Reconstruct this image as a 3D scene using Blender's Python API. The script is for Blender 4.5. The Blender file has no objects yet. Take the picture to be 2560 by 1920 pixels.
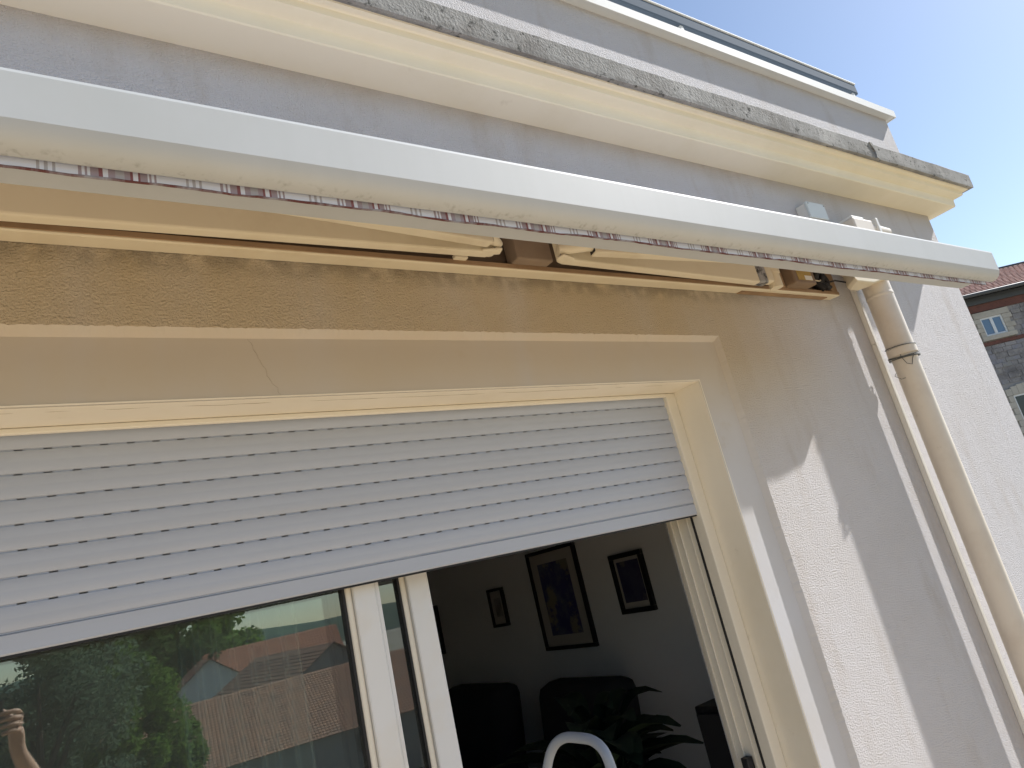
import bpy, bmesh, math, random
from mathutils import Vector, Matrix, noise
random.seed(7)
R = math.radians
S = bpy.context.scene
COL = S.collection

# ------------------------------------------------------------------ camera
ZC, DW = 1.65, 1.45            # lens height above the terrace, distance to the facade
YAW, PITCH, ROLL = 0.63948615, 0.27171391, -0.23257219
f = Vector((math.sin(YAW)*math.cos(PITCH), math.cos(YAW)*math.cos(PITCH), math.sin(PITCH)))
r0 = Vector((math.cos(YAW), -math.sin(YAW), 0)); u0 = r0.cross(f)
r = math.cos(ROLL)*r0 + math.sin(ROLL)*u0
u = -math.sin(ROLL)*r0 + math.cos(ROLL)*u0
cam = bpy.data.cameras.new('camera'); camo = bpy.data.objects.new('camera', cam); COL.objects.link(camo)
M = Matrix((r, u, -f)).transposed().to_4x4(); M.translation = (0, -DW, ZC)
camo.matrix_world = M
cam.sensor_width = 36; cam.lens = 1749.586/2560*36; cam.clip_start = 0.02; cam.clip_end = 4000
S.camera = camo

# ------------------------------------------------------------------ sky, sun, exposure
SUN = Vector((4.6, -1.0, 4.07)).normalized()
elev = math.asin(SUN.z); azim = math.atan2(SUN.x, SUN.y)
w = bpy.data.worlds.new('World'); S.world = w; w.use_nodes = True
nt = w.node_tree; bg = nt.nodes['Background']
sky = nt.nodes.new('ShaderNodeTexSky'); sky.sky_type = 'NISHITA'; sky.sun_disc = False
sky.sun_elevation = elev; sky.sun_rotation = azim
sky.air_density = 1.0; sky.dust_density = 0.5; sky.ozone_density = 0.8; sky.altitude = 300
nt.links.new(sky.outputs[0], bg.inputs[0]); bg.inputs[1].default_value = 0.075
sl = bpy.data.lights.new('sun', 'SUN'); sl.energy = 4.15; sl.angle = R(0.53); sl.color = (1, .97, .93)
so = bpy.data.objects.new('sun', sl); COL.objects.link(so)
so.rotation_euler = (-SUN).to_track_quat('-Z', 'Y').to_euler(); so.location = (20, -5, 20)
S.view_settings.view_transform = 'Standard'; S.view_settings.look = 'None'
S.view_settings.gamma = 1; S.view_settings.exposure = 1.14
S.cycles.max_bounces = 9; S.cycles.diffuse_bounces = 5; S.cycles.transparent_max_bounces = 16
S.cycles.sample_clamp_indirect = 6

# ------------------------------------------------------------------ materials
def mat(name, col, rough=.7, spec=.3, var=None, vscale=3., bump=None, metal=0., coat=0.):
    """var: list of (second colour, scale, low, high) noise overlays; bump: list of (scale, strength, distance, kind)"""
    m = bpy.data.materials.new(name); m.use_nodes = True
    t = m.node_tree; b = t.nodes['Principled BSDF']
    b.inputs['Roughness'].default_value = rough; b.inputs['Specular IOR Level'].default_value = spec
    b.inputs['Metallic'].default_value = metal; b.inputs['Coat Weight'].default_value = coat
    tc = t.nodes.new('ShaderNodeNewGeometry')
    c = t.nodes.new('ShaderNodeRGB'); c.outputs[0].default_value = (*col, 1); cur = c.outputs[0]
    for v in (var or []):
        col2, sc, lo, hi = v[:4]
        mp = t.nodes.new('ShaderNodeMapping'); t.links.new(tc.outputs['Position'], mp.inputs[0])
        if len(v) > 4: mp.inputs['Scale'].default_value = v[4]
        n = t.nodes.new('ShaderNodeTexNoise'); n.inputs['Scale'].default_value = sc; n.inputs['Detail'].default_value = 6; n.inputs['Roughness'].default_value = .62
        t.links.new(mp.outputs[0], n.inputs['Vector'])
        mr = t.nodes.new('ShaderNodeMapRange'); mr.inputs[1].default_value = lo; mr.inputs[2].default_value = hi
        t.links.new(n.outputs['Fac'], mr.inputs[0])
        mx = t.nodes.new('ShaderNodeMix'); mx.data_type = 'RGBA'; mx.inputs[7].default_value = (*col2, 1)
        t.links.new(mr.outputs[0], mx.inputs[0]); t.links.new(cur, mx.inputs[6]); cur = mx.outputs[2]
    t.links.new(cur, b.inputs['Base Color'])
    prev = None
    for (sc, st, ds, kind) in (bump or []):
        if kind == 'v':
            n = t.nodes.new('ShaderNodeTexVoronoi'); n.inputs['Scale'].default_value = sc; n.feature = 'SMOOTH_F1'; out = n.outputs['Distance']
        else:
            n = t.nodes.new('ShaderNodeTexNoise'); n.inputs['Scale'].default_value = sc; n.inputs['Detail'].default_value = 4; out = n.outputs['Fac']
        t.links.new(tc.outputs['Position'], n.inputs['Vector'])
        bp = t.nodes.new('ShaderNodeBump'); bp.inputs['Strength'].default_value = st; bp.inputs['Distance'].default_value = ds
        t.links.new(out, bp.inputs['Height'])
        if prev: t.links.new(prev, bp.inputs['Normal'])
        prev = bp.outputs[0]
    if prev: t.links.new(prev, b.inputs['Normal'])
    m['cur'] = 0
    return m

M_ = {}
M_['render'] = mat('rough_render', (.585, .57, .58), .92, .12,
    var=[((.55, .525, .515), 1.8, .45, .8), ((.38, .31, .24), 3.2, .54, 1.1, (2.2, 1, .55)), ((.30, .24, .17), 120, .62, .80)],
    bump=[(24, .35, .010, 'n'), (190, .85, .0085, 'n'), (420, .5, .0025, 'n')])
def stain_and_bounce(m, k1=.85, k2=.55):
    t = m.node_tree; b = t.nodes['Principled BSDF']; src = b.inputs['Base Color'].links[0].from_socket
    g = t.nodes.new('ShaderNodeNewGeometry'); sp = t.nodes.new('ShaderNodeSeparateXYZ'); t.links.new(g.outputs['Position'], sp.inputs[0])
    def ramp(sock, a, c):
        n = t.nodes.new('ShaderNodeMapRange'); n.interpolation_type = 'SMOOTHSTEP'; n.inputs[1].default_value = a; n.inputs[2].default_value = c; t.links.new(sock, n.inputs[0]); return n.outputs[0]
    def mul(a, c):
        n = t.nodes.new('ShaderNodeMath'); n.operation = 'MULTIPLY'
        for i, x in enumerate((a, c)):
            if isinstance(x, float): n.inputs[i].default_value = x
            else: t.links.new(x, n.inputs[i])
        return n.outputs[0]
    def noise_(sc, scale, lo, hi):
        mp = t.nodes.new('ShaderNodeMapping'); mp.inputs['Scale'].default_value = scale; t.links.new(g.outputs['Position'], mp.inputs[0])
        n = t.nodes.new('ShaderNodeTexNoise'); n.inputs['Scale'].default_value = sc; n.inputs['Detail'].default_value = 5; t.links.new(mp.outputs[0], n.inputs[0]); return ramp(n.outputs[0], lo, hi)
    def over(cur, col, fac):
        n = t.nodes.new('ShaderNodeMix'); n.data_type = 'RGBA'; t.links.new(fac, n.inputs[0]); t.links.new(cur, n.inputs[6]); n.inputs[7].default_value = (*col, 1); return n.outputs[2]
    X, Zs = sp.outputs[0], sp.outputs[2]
    top = ramp(Zs, ZC+.86, ZC+.835)                      # dirt and mould under the rail; the tan also paints in warm bounce light
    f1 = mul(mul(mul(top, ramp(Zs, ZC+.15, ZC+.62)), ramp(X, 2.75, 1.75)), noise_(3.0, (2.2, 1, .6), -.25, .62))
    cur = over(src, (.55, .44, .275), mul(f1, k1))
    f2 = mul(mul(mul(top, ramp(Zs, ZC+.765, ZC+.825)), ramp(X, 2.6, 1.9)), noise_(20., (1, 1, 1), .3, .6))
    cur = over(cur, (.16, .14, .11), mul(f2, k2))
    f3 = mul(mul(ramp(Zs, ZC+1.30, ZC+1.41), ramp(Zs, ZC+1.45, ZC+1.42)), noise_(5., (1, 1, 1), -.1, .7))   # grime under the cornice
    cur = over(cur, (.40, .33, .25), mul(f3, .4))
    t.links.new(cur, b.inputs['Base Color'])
stain_and_bounce(M_['render'])
M_['smooth'] = mat('smooth_band_paint', (.53, .53, .55), .75, .25, var=[((.50, .48, .46), 1.6, .42, .75), ((.44, .39, .32), 7, .62, .9)], bump=[(60, .12, .002, 'n')])
stain_and_bounce(M_['smooth'], .55, 0.)
M_['cream'] = mat('cream_masonry_paint', (.77, .72, .62), .75, .25, var=[((.70, .64, .52), 2.5, .45, .8), ((.45, .39, .30), 9, .66, .9, (1, 1, 1))], bump=[(40, .12, .002, 'n')])
M_['cornice'] = mat('cornice_cream_paint', (.82, .755, .60), .75, .25, var=[((.74, .67, .50), 2.5, .45, .85), ((.52, .44, .31), 9, .66, .95)], bump=[(40, .12, .002, 'n')])
M_['concrete'] = mat('weathered_concrete', (.29, .285, .27), .95, .1,
    var=[((.20, .19, .175), 9, .45, .72), ((.44, .43, .41), 4, .5, .75), ((.06, .06, .055), 48, .58, .68), ((.62, .61, .58), 30, .70, .74)],
    bump=[(110, .7, .005, 'n'), (260, .5, .002, 'n')])
M_['alu'] = mat('white_coated_aluminium', (.455, .475, .485), .6, .25, var=[((.42, .435, .43), 3, .5, .85, (1, 1, 1)), ((.43, .45, .455), 3, .45, .9, (5, 1, .3)), ((.40, .36, .28), 11, .70, .9, (.6, 1, 1))], bump=[(14, .03, .002, 'n')])
def lipdirt(m):
    t = m.node_tree; b = t.nodes['Principled BSDF']; src = b.inputs['Base Color'].links[0].from_socket
    g = t.nodes.new('ShaderNodeNewGeometry'); sp = t.nodes.new('ShaderNodeSeparateXYZ'); t.links.new(g.outputs['Position'], sp.inputs[0])
    r1 = t.nodes.new('ShaderNodeMapRange'); r1.inputs[1].default_value = ZC+.6275; r1.inputs[2].default_value = ZC+.6215; t.links.new(sp.outputs[2], r1.inputs[0])
    n = t.nodes.new('ShaderNodeTexNoise'); n.inputs['Scale'].default_value = 90; n.inputs['Detail'].default_value = 6; t.links.new(g.outputs['Position'], n.inputs[0])
    r2 = t.nodes.new('ShaderNodeMapRange'); r2.inputs[1].default_value = .55; r2.inputs[2].default_value = .95; t.links.new(n.outputs[0], r2.inputs[0])
    mu = t.nodes.new('ShaderNodeMath'); mu.operation = 'MULTIPLY'; t.links.new(r1.outputs[0], mu.inputs[0]); t.links.new(r2.outputs[0], mu.inputs[1])
    x = t.nodes.new('ShaderNodeMix'); x.data_type = 'RGBA'; x.inputs[7].default_value = (.10, .09, .07, 1); t.links.new(mu.outputs[0], x.inputs[0]); t.links.new(src, x.inputs[6]); t.links.new(x.outputs[2], b.inputs['Base Color'])
lipdirt(M_['alu'])                                       # mould spots along the drip edge of the bar
M_['arm'] = mat('cream_coated_aluminium', (.70, .63, .48), .5, .4, var=[((.55, .46, .31), 4, .5, .9)])
M_['shutter'] = mat('shutter_slat_paint', (.42, .455, .53), .45, .4, var=[((.40, .425, .48), 4, .45, .85, (.3, 1, 6))])
M_['pvc'] = mat('white_frame_lacquer', (.68, .69, .70), .4, .45, var=[((.66, .62, .55), 5, .5, .9)])
M_['frame'] = mat('cream_frame_lacquer', (.74, .70, .61), .45, .4, var=[((.68, .63, .53), 3, .55, .9)])
M_['seal'] = mat('black_rubber', (.02, .02, .022), .6)
M_['pipe'] = mat('cream_zinc_paint', (.66, .60, .52), .45, .4, var=[((.56, .49, .41), 6, .45, .85), ((.42, .36, .29), 22, .66, .9)])
M_['trunk'] = mat('white_trunking_plastic', (.70, .69, .66), .45, .4)
M_['wire'] = mat('grey_wire', (.10, .105, .10), .5)
M_['black'] = mat('black_plastic', (.018, .018, .02), .5, var=[((.05, .05, .055), 40, .5, .8)])
M_['silver'] = mat('silver_sleeve', (.30, .30, .30), .35, .5, var=[((.03, .03, .03), 45, .48, .6)])
M_['brown'] = mat('brown_box_plastic', (.24, .17, .11), .6, var=[((.18, .12, .08), 12, .4, .8)])
M_['yellow'] = mat('yellow_label', (.40, .27, .07), .6, var=[((.30, .19, .05), 40, .5, .7)])
M_['paper'] = mat('label_paper', (.7, .68, .62), .7)
M_['dim'] = mat('brown_rail_and_shade', (.36, .24, .14), .6, var=[((.22, .14, .08), 6, .4, .8)])
M_['bracket'] = mat('taupe_bracket_plastic', (.27, .205, .15), .6, var=[((.22, .165, .12), 8, .4, .8)])
M_['slot'] = mat('dark_brown_slot', (.13, .095, .065), .7, var=[((.09, .065, .045), 6, .4, .8)])
M_['blue'] = mat('grey_blue_metal', (.10, .13, .17), .85, .08)
M_['coping'] = mat('pale_coping_metal', (.66, .67, .66), .7, .2)
M_['jbox'] = mat('pale_box_plastic', (.62, .66, .66), .5)
M_['floor'] = mat('terrace_tile', (.60, .47, .31), .7, var=[((.52, .40, .26), 5, .4, .8)])
M_['ground'] = mat('dry_ground', (.27, .24, .18), .95, var=[((.33, .30, .25), .05, .45, .6), ((.15, .16, .09), .3, .5, .65)])
M_['room'] = mat('room_paint', (.76, .77, .78), .9)
M_['parquet'] = mat('parquet', (.30, .19, .11), .5)
M_['fabric'] = mat('dark_upholstery', (.03, .031, .035), .95)
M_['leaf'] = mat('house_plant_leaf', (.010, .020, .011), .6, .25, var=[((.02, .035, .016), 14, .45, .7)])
M_['pot'] = mat('terracotta_pot', (.30, .13, .07), .8)
M_['soil'] = mat('potting_soil', (.03, .022, .016), .95)
M_['pic_frame'] = mat('black_picture_moulding', (.012, .012, .014), .4)
M_['mat'] = mat('picture_mount', (.42, .40, .37), .9)
M_['ladder'] = mat('ladder_aluminium', (.27, .30, .35), .4, .5)
M_['tile'] = mat('clay_tile', (.40, .16, .09), .85, var=[((.28, .12, .08), 1.3, .4, .65), ((.46, .25, .16), 4, .5, .7)])
M_['tile3'] = mat('faded_clay_tile', (.30, .155, .125), .9, var=[((.22, .12, .10), 1.3, .4, .65), ((.38, .24, .20), 4, .5, .7)])
M_['tile2'] = mat('brown_clay_tile', (.34, .175, .105), .85, var=[((.20, .12, .085), 1.3, .4, .65), ((.34, .21, .15), 4, .5, .7)])
M_['stone'] = mat('grey_stone', (.30, .28, .28), .95, var=[((.15, .14, .14), 1.5, .4, .65), ((.30, .28, .26), 5, .5, .7)], bump=[(9, .8, .03, 'n')])
M_['stoneb'] = mat('blue_grey_stone', (.25, .24, .265), .95, var=[((.25, .24, .23), 2.5, .45, .65)], bump=[(9, .8, .03, 'n')])
M_['mortar'] = mat('mortar', (.30, .28, .27), .95)
M_['brick'] = mat('red_brick_band', (.17, .075, .06), .9, var=[((.12, .06, .05), 6, .4, .65)], bump=[(20, .5, .02, 'n')])
M_['lime'] = mat('limestone_surround', (.46, .42, .36), .9, var=[((.36, .33, .28), 3, .45, .75)], bump=[(20, .3, .01, 'n')])
M_['gutter'] = mat('dark_zinc', (.08, .085, .09), .5)
M_['bark'] = mat('bark', (.09, .065, .045), .95)
M_['wallw'] = mat('pale_house_render', (.58, .56, .52), .9)
M_['wallg'] = mat('grey_house_render', (.22, .22, .21), .9)
M_['hill'] = mat('wooded_hill', (.035, .06, .045), 1., var=[((.05, .085, .05), .03, .45, .6)])
M_['skin'] = mat('skin', (.50, .30, .21), .55, .4)
M_['shirt'] = mat('navy_cotton', (.04, .06, .13), .9)
M_['trousers'] = mat('grey_cotton', (.09, .09, .10), .9)
M_['hair'] = mat('dark_hair', (.03, .02, .015), .8)
M_['winglass'] = mat('dark_window_glass', (.02, .025, .03), .05, .6)
M_['skypane'] = mat('blue_window_pane', (.10, .17, .27), .06, .8)

def glass(name, tint, ior):
    m = bpy.data.materials.new(name); m.use_nodes = True; t = m.node_tree; t.nodes.clear()
    o = t.nodes.new('ShaderNodeOutputMaterial'); mx = t.nodes.new('ShaderNodeMixShader')
    fr = t.nodes.new('ShaderNodeFresnel'); fr.inputs[0].default_value = ior
    tr = t.nodes.new('ShaderNodeBsdfTransparent'); tr.inputs[0].default_value = (*tint, 1)
    gl = t.nodes.new('ShaderNodeBsdfGlossy'); gl.inputs['Roughness'].default_value = 0; gl.inputs[0].default_value = (.88, .98, 1, 1)
    t.links.new(fr.outputs[0], mx.inputs[0]); t.links.new(tr.outputs[0], mx.inputs[1]); t.links.new(gl.outputs[0], mx.inputs[2])
    df = t.nodes.new('ShaderNodeBsdfDiffuse'); df.inputs[0].default_value = (.7, .74, .72, 1); m2 = t.nodes.new('ShaderNodeMixShader'); m2.inputs[0].default_value = .035
    t.links.new(mx.outputs[0], m2.inputs[1]); t.links.new(df.outputs[0], m2.inputs[2]); t.links.new(m2.outputs[0], o.inputs[0]); return m
M_['glass'] = glass('double_glazing', (.78, .86, .84), 2.45)

def sheer():
    m = bpy.data.materials.new('sheer_curtain'); m.use_nodes = True; t = m.node_tree; t.nodes.clear()
    o = t.nodes.new('ShaderNodeOutputMaterial'); mx = t.nodes.new('ShaderNodeMixShader'); mx.inputs[0].default_value = .86
    tr = t.nodes.new('ShaderNodeBsdfTransparent'); df = t.nodes.new('ShaderNodeBsdfDiffuse'); df.inputs[0].default_value = (.85, .86, .82, 1)
    t.links.new(tr.outputs[0], mx.inputs[1]); t.links.new(df.outputs[0], mx.inputs[2]); t.links.new(mx.outputs[0], o.inputs[0]); return m
M_['sheer'] = sheer()

def plaid(name, trans):
    """woven awning stripe: bands across X"""
    m = bpy.data.materials.new(name); m.use_nodes = True; t = m.node_tree; b = t.nodes['Principled BSDF']
    g = t.nodes.new('ShaderNodeNewGeometry'); sp = t.nodes.new('ShaderNodeSeparateXYZ'); t.links.new(g.outputs['Position'], sp.inputs[0])
    d = t.nodes.new('ShaderNodeMath'); d.operation = 'DIVIDE'; d.inputs[1].default_value = .172; t.links.new(sp.outputs[0], d.inputs[0])
    fr = t.nodes.new('ShaderNodeMath'); fr.operation = 'FRACT'; t.links.new(d.outputs[0], fr.inputs[0])
    cr = t.nodes.new('ShaderNodeValToRGB'); cr.color_ramp.interpolation = 'CONSTANT'
    W, G, RD, P = (.60, .65, .78), (.36, .37, .44), (.21, .09, .11), (.30, .26, .32)
    st = [(0, W), (.14, G), (.16, W), (.185, G), (.21, W), (.235, G), (.255, W), (.395, P), (.42, W), (.44, P), (.455, W), (.475, P), (.53, RD), (.555, W), (.59, P), (.64, G), (.70, P), (.74, RD), (.76, W), (.795, RD), (.81, P), (.86, W), (.875, P), (.89, W), (.91, P), (.925, W)]
    e = cr.color_ramp.elements; e[0].position = 0; e[0].color = (*W, 1); e[1].position = .14; e[1].color = (*G, 1)
    for p, c in st[2:]:
        x = e.new(p); x.color = (*c, 1)
    t.links.new(fr.outputs[0], cr.inputs[0]); t.links.new(cr.outputs[0], b.inputs['Base Color']); b.inputs['Roughness'].default_value = .9
    if trans:
        tl = t.nodes.new('ShaderNodeBsdfTranslucent'); mx = t.nodes.new('ShaderNodeMixShader'); mx.inputs[0].default_value = .12
        hs = t.nodes.new('ShaderNodeMix'); hs.data_type = 'RGBA'; hs.blend_type = 'MULTIPLY'; hs.inputs[0].default_value = 1; hs.inputs[7].default_value = (1, .62, .30, 1)
        t.links.new(cr.outputs[0], hs.inputs[6]); t.links.new(hs.outputs[2], tl.inputs[0])
        t.links.new(b.outputs[0], mx.inputs[1]); t.links.new(tl.outputs[0], mx.inputs[2])
        t.links.new(mx.outputs[0], t.nodes['Material Output'].inputs[0])
    return m
M_['plaid'] = plaid('plaid_valance_cloth', False); M_['canopy'] = plaid('plaid_canopy_cloth', True)

def leafmat(name, c1, c2):
    m = mat(name, c1, .6, .3, var=[(c2, .9, .4, .62)])
    t = m.node_tree; b = t.nodes['Principled BSDF']; o = t.nodes['Material Output']
    tl = t.nodes.new('ShaderNodeBsdfTranslucent'); tl.inputs[0].default_value = (*[min(1, x*1.6) for x in c2], 1)
    mx = t.nodes.new('ShaderNodeMixShader'); mx.inputs[0].default_value = .3
    t.links.new(b.outputs[0], mx.inputs[1]); t.links.new(tl.outputs[0], mx.inputs[2]); t.links.new(mx.outputs[0], o.inputs[0]); return m
M_['leafA'] = leafmat('silver_green_foliage', (.075, .11, .07), (.12, .16, .10))
M_['leafB'] = leafmat('bright_green_foliage', (.07, .125, .035), (.12, .19, .04))
M_['leafC'] = leafmat('dark_green_foliage', (.035, .07, .025), (.07, .11, .035))

# ------------------------------------------------------------------ mesh helpers
def link(o, parent=None):
    COL.objects.link(o)
    if parent: o.parent = parent
    return o
def mesh(name, vs, fs, m, parent=None, smooth=False, recalc=False):
    me = bpy.data.meshes.new(name); me.from_pydata([tuple(v) for v in vs], [], fs); me.update()
    if recalc:
        bm = bmesh.new(); bm.from_mesh(me); bmesh.ops.recalc_face_normals(bm, faces=bm.faces); bm.to_mesh(me); bm.free()
    if smooth:
        for p in me.polygons: p.use_smooth = True
    me.materials.append(M_[m]); return link(bpy.data.objects.new(name, me), parent)
def frombm(name, bm, m, parent=None, smooth=False):
    bmesh.ops.recalc_face_normals(bm, faces=bm.faces)
    me = bpy.data.meshes.new(name); bm.to_mesh(me); bm.free()
    if smooth:
        for p in me.polygons: p.use_smooth = True
    me.materials.append(M_[m]); return link(bpy.data.objects.new(name, me), parent)
def addbox(bm, x0, x1, y0, y1, z0, z1, bev=0):
    g = bmesh.ops.create_cube(bm, size=1)['verts']
    for v in g: v.co = Vector(((x0+x1)/2+v.co.x*(x1-x0), (y0+y1)/2+v.co.y*(y1-y0), (z0+z1)/2+v.co.z*(z1-z0)))
    if bev:
        es = list({e for v in g for e in v.link_edges})
        bmesh.ops.bevel(bm, geom=es, offset=bev, segments=2, affect='EDGES', profile=.5)
def box(name, x0, x1, y0, y1, z0, z1, m, parent=None, bev=0):
    bm = bmesh.new(); addbox(bm, x0, x1, y0, y1, z0, z1, bev); return frombm(name, bm, m, parent)
def prism(name, prof, x0, x1, m, parent=None, smooth=False, xs=None):
    """profile of (q outwards from the wall, z above the lens) pulled along X"""
    xs = xs or [x0, x1]; n = len(prof); vs = []; fs = []
    for x in xs:
        for q, z in prof: vs.append((x, -q, ZC+z))
    for j in range(len(xs)-1):
        for i in range(n):
            k = (i+1) % n; fs.append((j*n+i, j*n+k, (j+1)*n+k, (j+1)*n+i))
    fs.append(tuple(range(n))[::-1]); fs.append(tuple((len(xs)-1)*n+i for i in range(n)))
    o = mesh(name, vs, fs, m, parent, False, True)
    if smooth:
        for p in o.data.polygons: p.use_smooth = True
        o.data.set_sharp_from_angle(angle=R(25))
        big = set()
        for p in o.data.polygons:
            yz = [(o.data.vertices[k].co.y, o.data.vertices[k].co.z) for k in p.vertices]
            if len(p.vertices) != 4 or max(math.dist(yz[0], c) for c in yz) > .02: p.use_smooth = False; big.update(p.edge_keys)
        for e in o.data.edges:
            if e.key in big: e.use_edge_sharp = True
    return o
def beam(name, a, b, w, h, m, parent=None, bev=.004, up=Vector((0, 0, 1))):
    a = Vector(a); b = Vector(b); d = (b-a); L = d.length; d.normalize(); s = d.cross(up).normalized(); t = s.cross(d)
    bm = bmesh.new(); addbox(bm, 0, L, -w/2, w/2, -h/2, h/2, bev)
    for v in bm.verts: v.co = a+d*v.co.x+s*v.co.y+t*v.co.z
    return frombm(name, bm, m, parent)
def tubebm(bm, pts, rad, seg=12, closed=False):
    pts = [Vector(p) for p in pts]; n = len(pts); rings = []; pn = None
    for i, p in enumerate(pts):
        if closed: d = pts[(i+1) % n]-pts[i-1]
        else: d = pts[min(i+1, n-1)]-pts[max(i-1, 0)]
        d.normalize()
        if pn is None:
            pn = d.orthogonal().normalized()
        pn = (pn-d*pn.dot(d)).normalized(); b = d.cross(pn)
        rr = rad[i] if isinstance(rad, (list, tuple)) else rad
        rings.append([bm.verts.new(p+(pn*math.cos(2*math.pi*k/seg)+b*math.sin(2*math.pi*k/seg))*rr) for k in range(seg)])
    m = n if closed else n-1
    for i in range(m):
        A, B = rings[i], rings[(i+1) % n]
        for k in range(seg): bm.faces.new((A[k], A[(k+1) % seg], B[(k+1) % seg], B[k]))
    if not closed: bm.faces.new(rings[0][::-1]); bm.faces.new(rings[-1])
def tube(name, pts, rad, m, parent=None, seg=12, closed=False):
    bm = bmesh.new(); tubebm(bm, pts, rad, seg, closed); o = frombm(name, bm, m, parent, True)
    o.data.set_sharp_from_angle(angle=R(50)); return o
def thing(name, label, cat, loc=(0, 0, 0), group=None):
    o = bpy.data.objects.new(name, None); o.empty_display_size = .1; COL.objects.link(o); o.location = loc
    return tag(o, label, cat, group)
def tag(o, label, cat, group=None):
    o['label'] = label; o['category'] = cat
    if group: o['group'] = group
    return o
def struct(o): o['kind'] = 'structure'; return o
def stuff(o): o['kind'] = 'stuff'; return o
def settle(root):
    """keep children where they were built when the root Empty sits at the thing's base"""
    bpy.context.view_layer.update()
    for c in root.children: c.matrix_parent_inverse = root.matrix_world.inverted()

# ------------------------------------------------------------------ ground, terrace
struct(mesh('ground', [(-1500, -1500, -9), (1500, -1500, -9), (1500, 1500, -9), (-1500, 1500, -9)], [(0, 1, 2, 3)], 'ground'))
bm = bmesh.new(); addbox(bm, -8, 2.9, -8.2, -.001, -.25, 0)  # unseen; its extent and tone are set to bounce light onto the wall
terr = struct(frombm('terrace', bm, 'floor'))

# ------------------------------------------------------------------ the house
house = thing('house', 'pale rendered house wall with moulded cornice, parapet and framed window opening', 'house', (0, 0, 0))
XC = 2.85*DW; XW = -4.5; YB = 7.0
JX0, JX1, JT = -.60, 1.85, .4965          # jambs and head of the opening
RX0, RX1, RT = -.755, 2.005, .655          # edge of the rough render round the band
E_ = .019                                   # band lies this far behind the render
BOT = -9.0
# facade of rough render with an uneven edge round the window band
def facade():
    vs = []; fs = []; mv = []; mf = []
    def q(*p):
        b = len(vs); vs.extend(p); fs.append(tuple(range(b, b+len(p))))
    zt = ZC+1.40; mg = .03
    q((XW, 0, BOT), (RX0-mg, 0, BOT), (RX0-mg, 0, zt), (XW, 0, zt))
    q((RX1+mg, 0, BOT), (XC, 0, BOT), (XC, 0, zt), (RX1+mg, 0, zt))
    q((RX0-mg, 0, ZC+RT+mg), (RX1+mg, 0, ZC+RT+mg), (RX1+mg, 0, zt), (RX0-mg, 0, zt))
    q((RX0-mg, 0, BOT), (RX1+mg, 0, BOT), (RX1+mg, 0, -.02), (RX0-mg, 0, -.02))
    q((XC, 0, BOT), (XC, YB, BOT), (XC, YB, zt), (XC, 0, zt))
    q((XW, YB, BOT), (XW, 0, BOT), (XW, 0, zt), (XW, YB, zt))
    ch = .017
    # strips: outer straight line, jittered edge, chamfer foot
    def strip(p0, p1, out, n):
        p0 = Vector(p0); p1 = Vector(p1); out = Vector(out); b = len(vs)
        for i in range(n+1):
            p = p0.lerp(p1, i/n)
            k = i*.9; j = (noise.noise(Vector((k*.55, out.x*9, 3.1)))*.0022+noise.noise(Vector((k*1.7, 5.5, out.z*7)))*.0014) if 0 < i < n else 0
            vs.append(tuple(p+out*mg)); vs.append(tuple(p+out*j+Vector((0, .001*abs(j)/.003, 0)))); vs.append(tuple(p-out*ch+Vector((0, E_, 0))))
        for i in range(n):
            a = b+3*i; fs.append((a, a+1, a+4, a+3))
            m0 = len(mv); mv.extend((vs[a+1], vs[a+2], vs[a+5], vs[a+4])); mf.append((m0, m0+1, m0+2, m0+3))
    strip((RX1, 0, ZC+RT), (RX1, 0, -.02), (1, 0, 0), 330)
    strip((RX0, 0, ZC+RT), (RX1, 0, ZC+RT), (0, 0, 1), 380)
    strip((RX0, 0, -.02), (RX0, 0, ZC+RT), (-1, 0, 0), 160)
    for sx, x in ((1, RX1), (-1, RX0)):   # corner squares of the margin and chamfer
        q((x, 0, ZC+RT), (x+sx*mg, 0, ZC+RT), (x+sx*mg, 0, ZC+RT+mg), (x, 0, ZC+RT+mg))
        for tri in (((x, 0, ZC+RT), (x-sx*ch, E_, ZC+RT), (x-sx*ch, E_, ZC+RT-ch)), ((x, 0, ZC+RT), (x-sx*ch, E_, ZC+RT-ch), (x, E_, ZC+RT-ch))):
            m0 = len(mv); mv.extend(tri); mf.append((m0, m0+1, m0+2))
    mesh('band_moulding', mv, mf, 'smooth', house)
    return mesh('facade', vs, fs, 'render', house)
facade()
# smooth band and reveals
def surround():
    y = E_; yi = .34; zt = ZC+RT-.002; zj = ZC+JT; vs = []; fs = []
    def q(*p):
        b = len(vs); vs.extend(p); fs.append(tuple(range(b, b+len(p))))
    q((RX0, y, -.02), (JX0, y, -.02), (JX0, y, zj), (RX0, y, zj)); q((JX1, y, -.02), (RX1, y, -.02), (RX1, y, zj), (JX1, y, zj))
    q((RX0, y, zj), (RX1, y, zj), (RX1, y, zt), (RX0, y, zt))
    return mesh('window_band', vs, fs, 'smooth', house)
surround()
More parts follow.
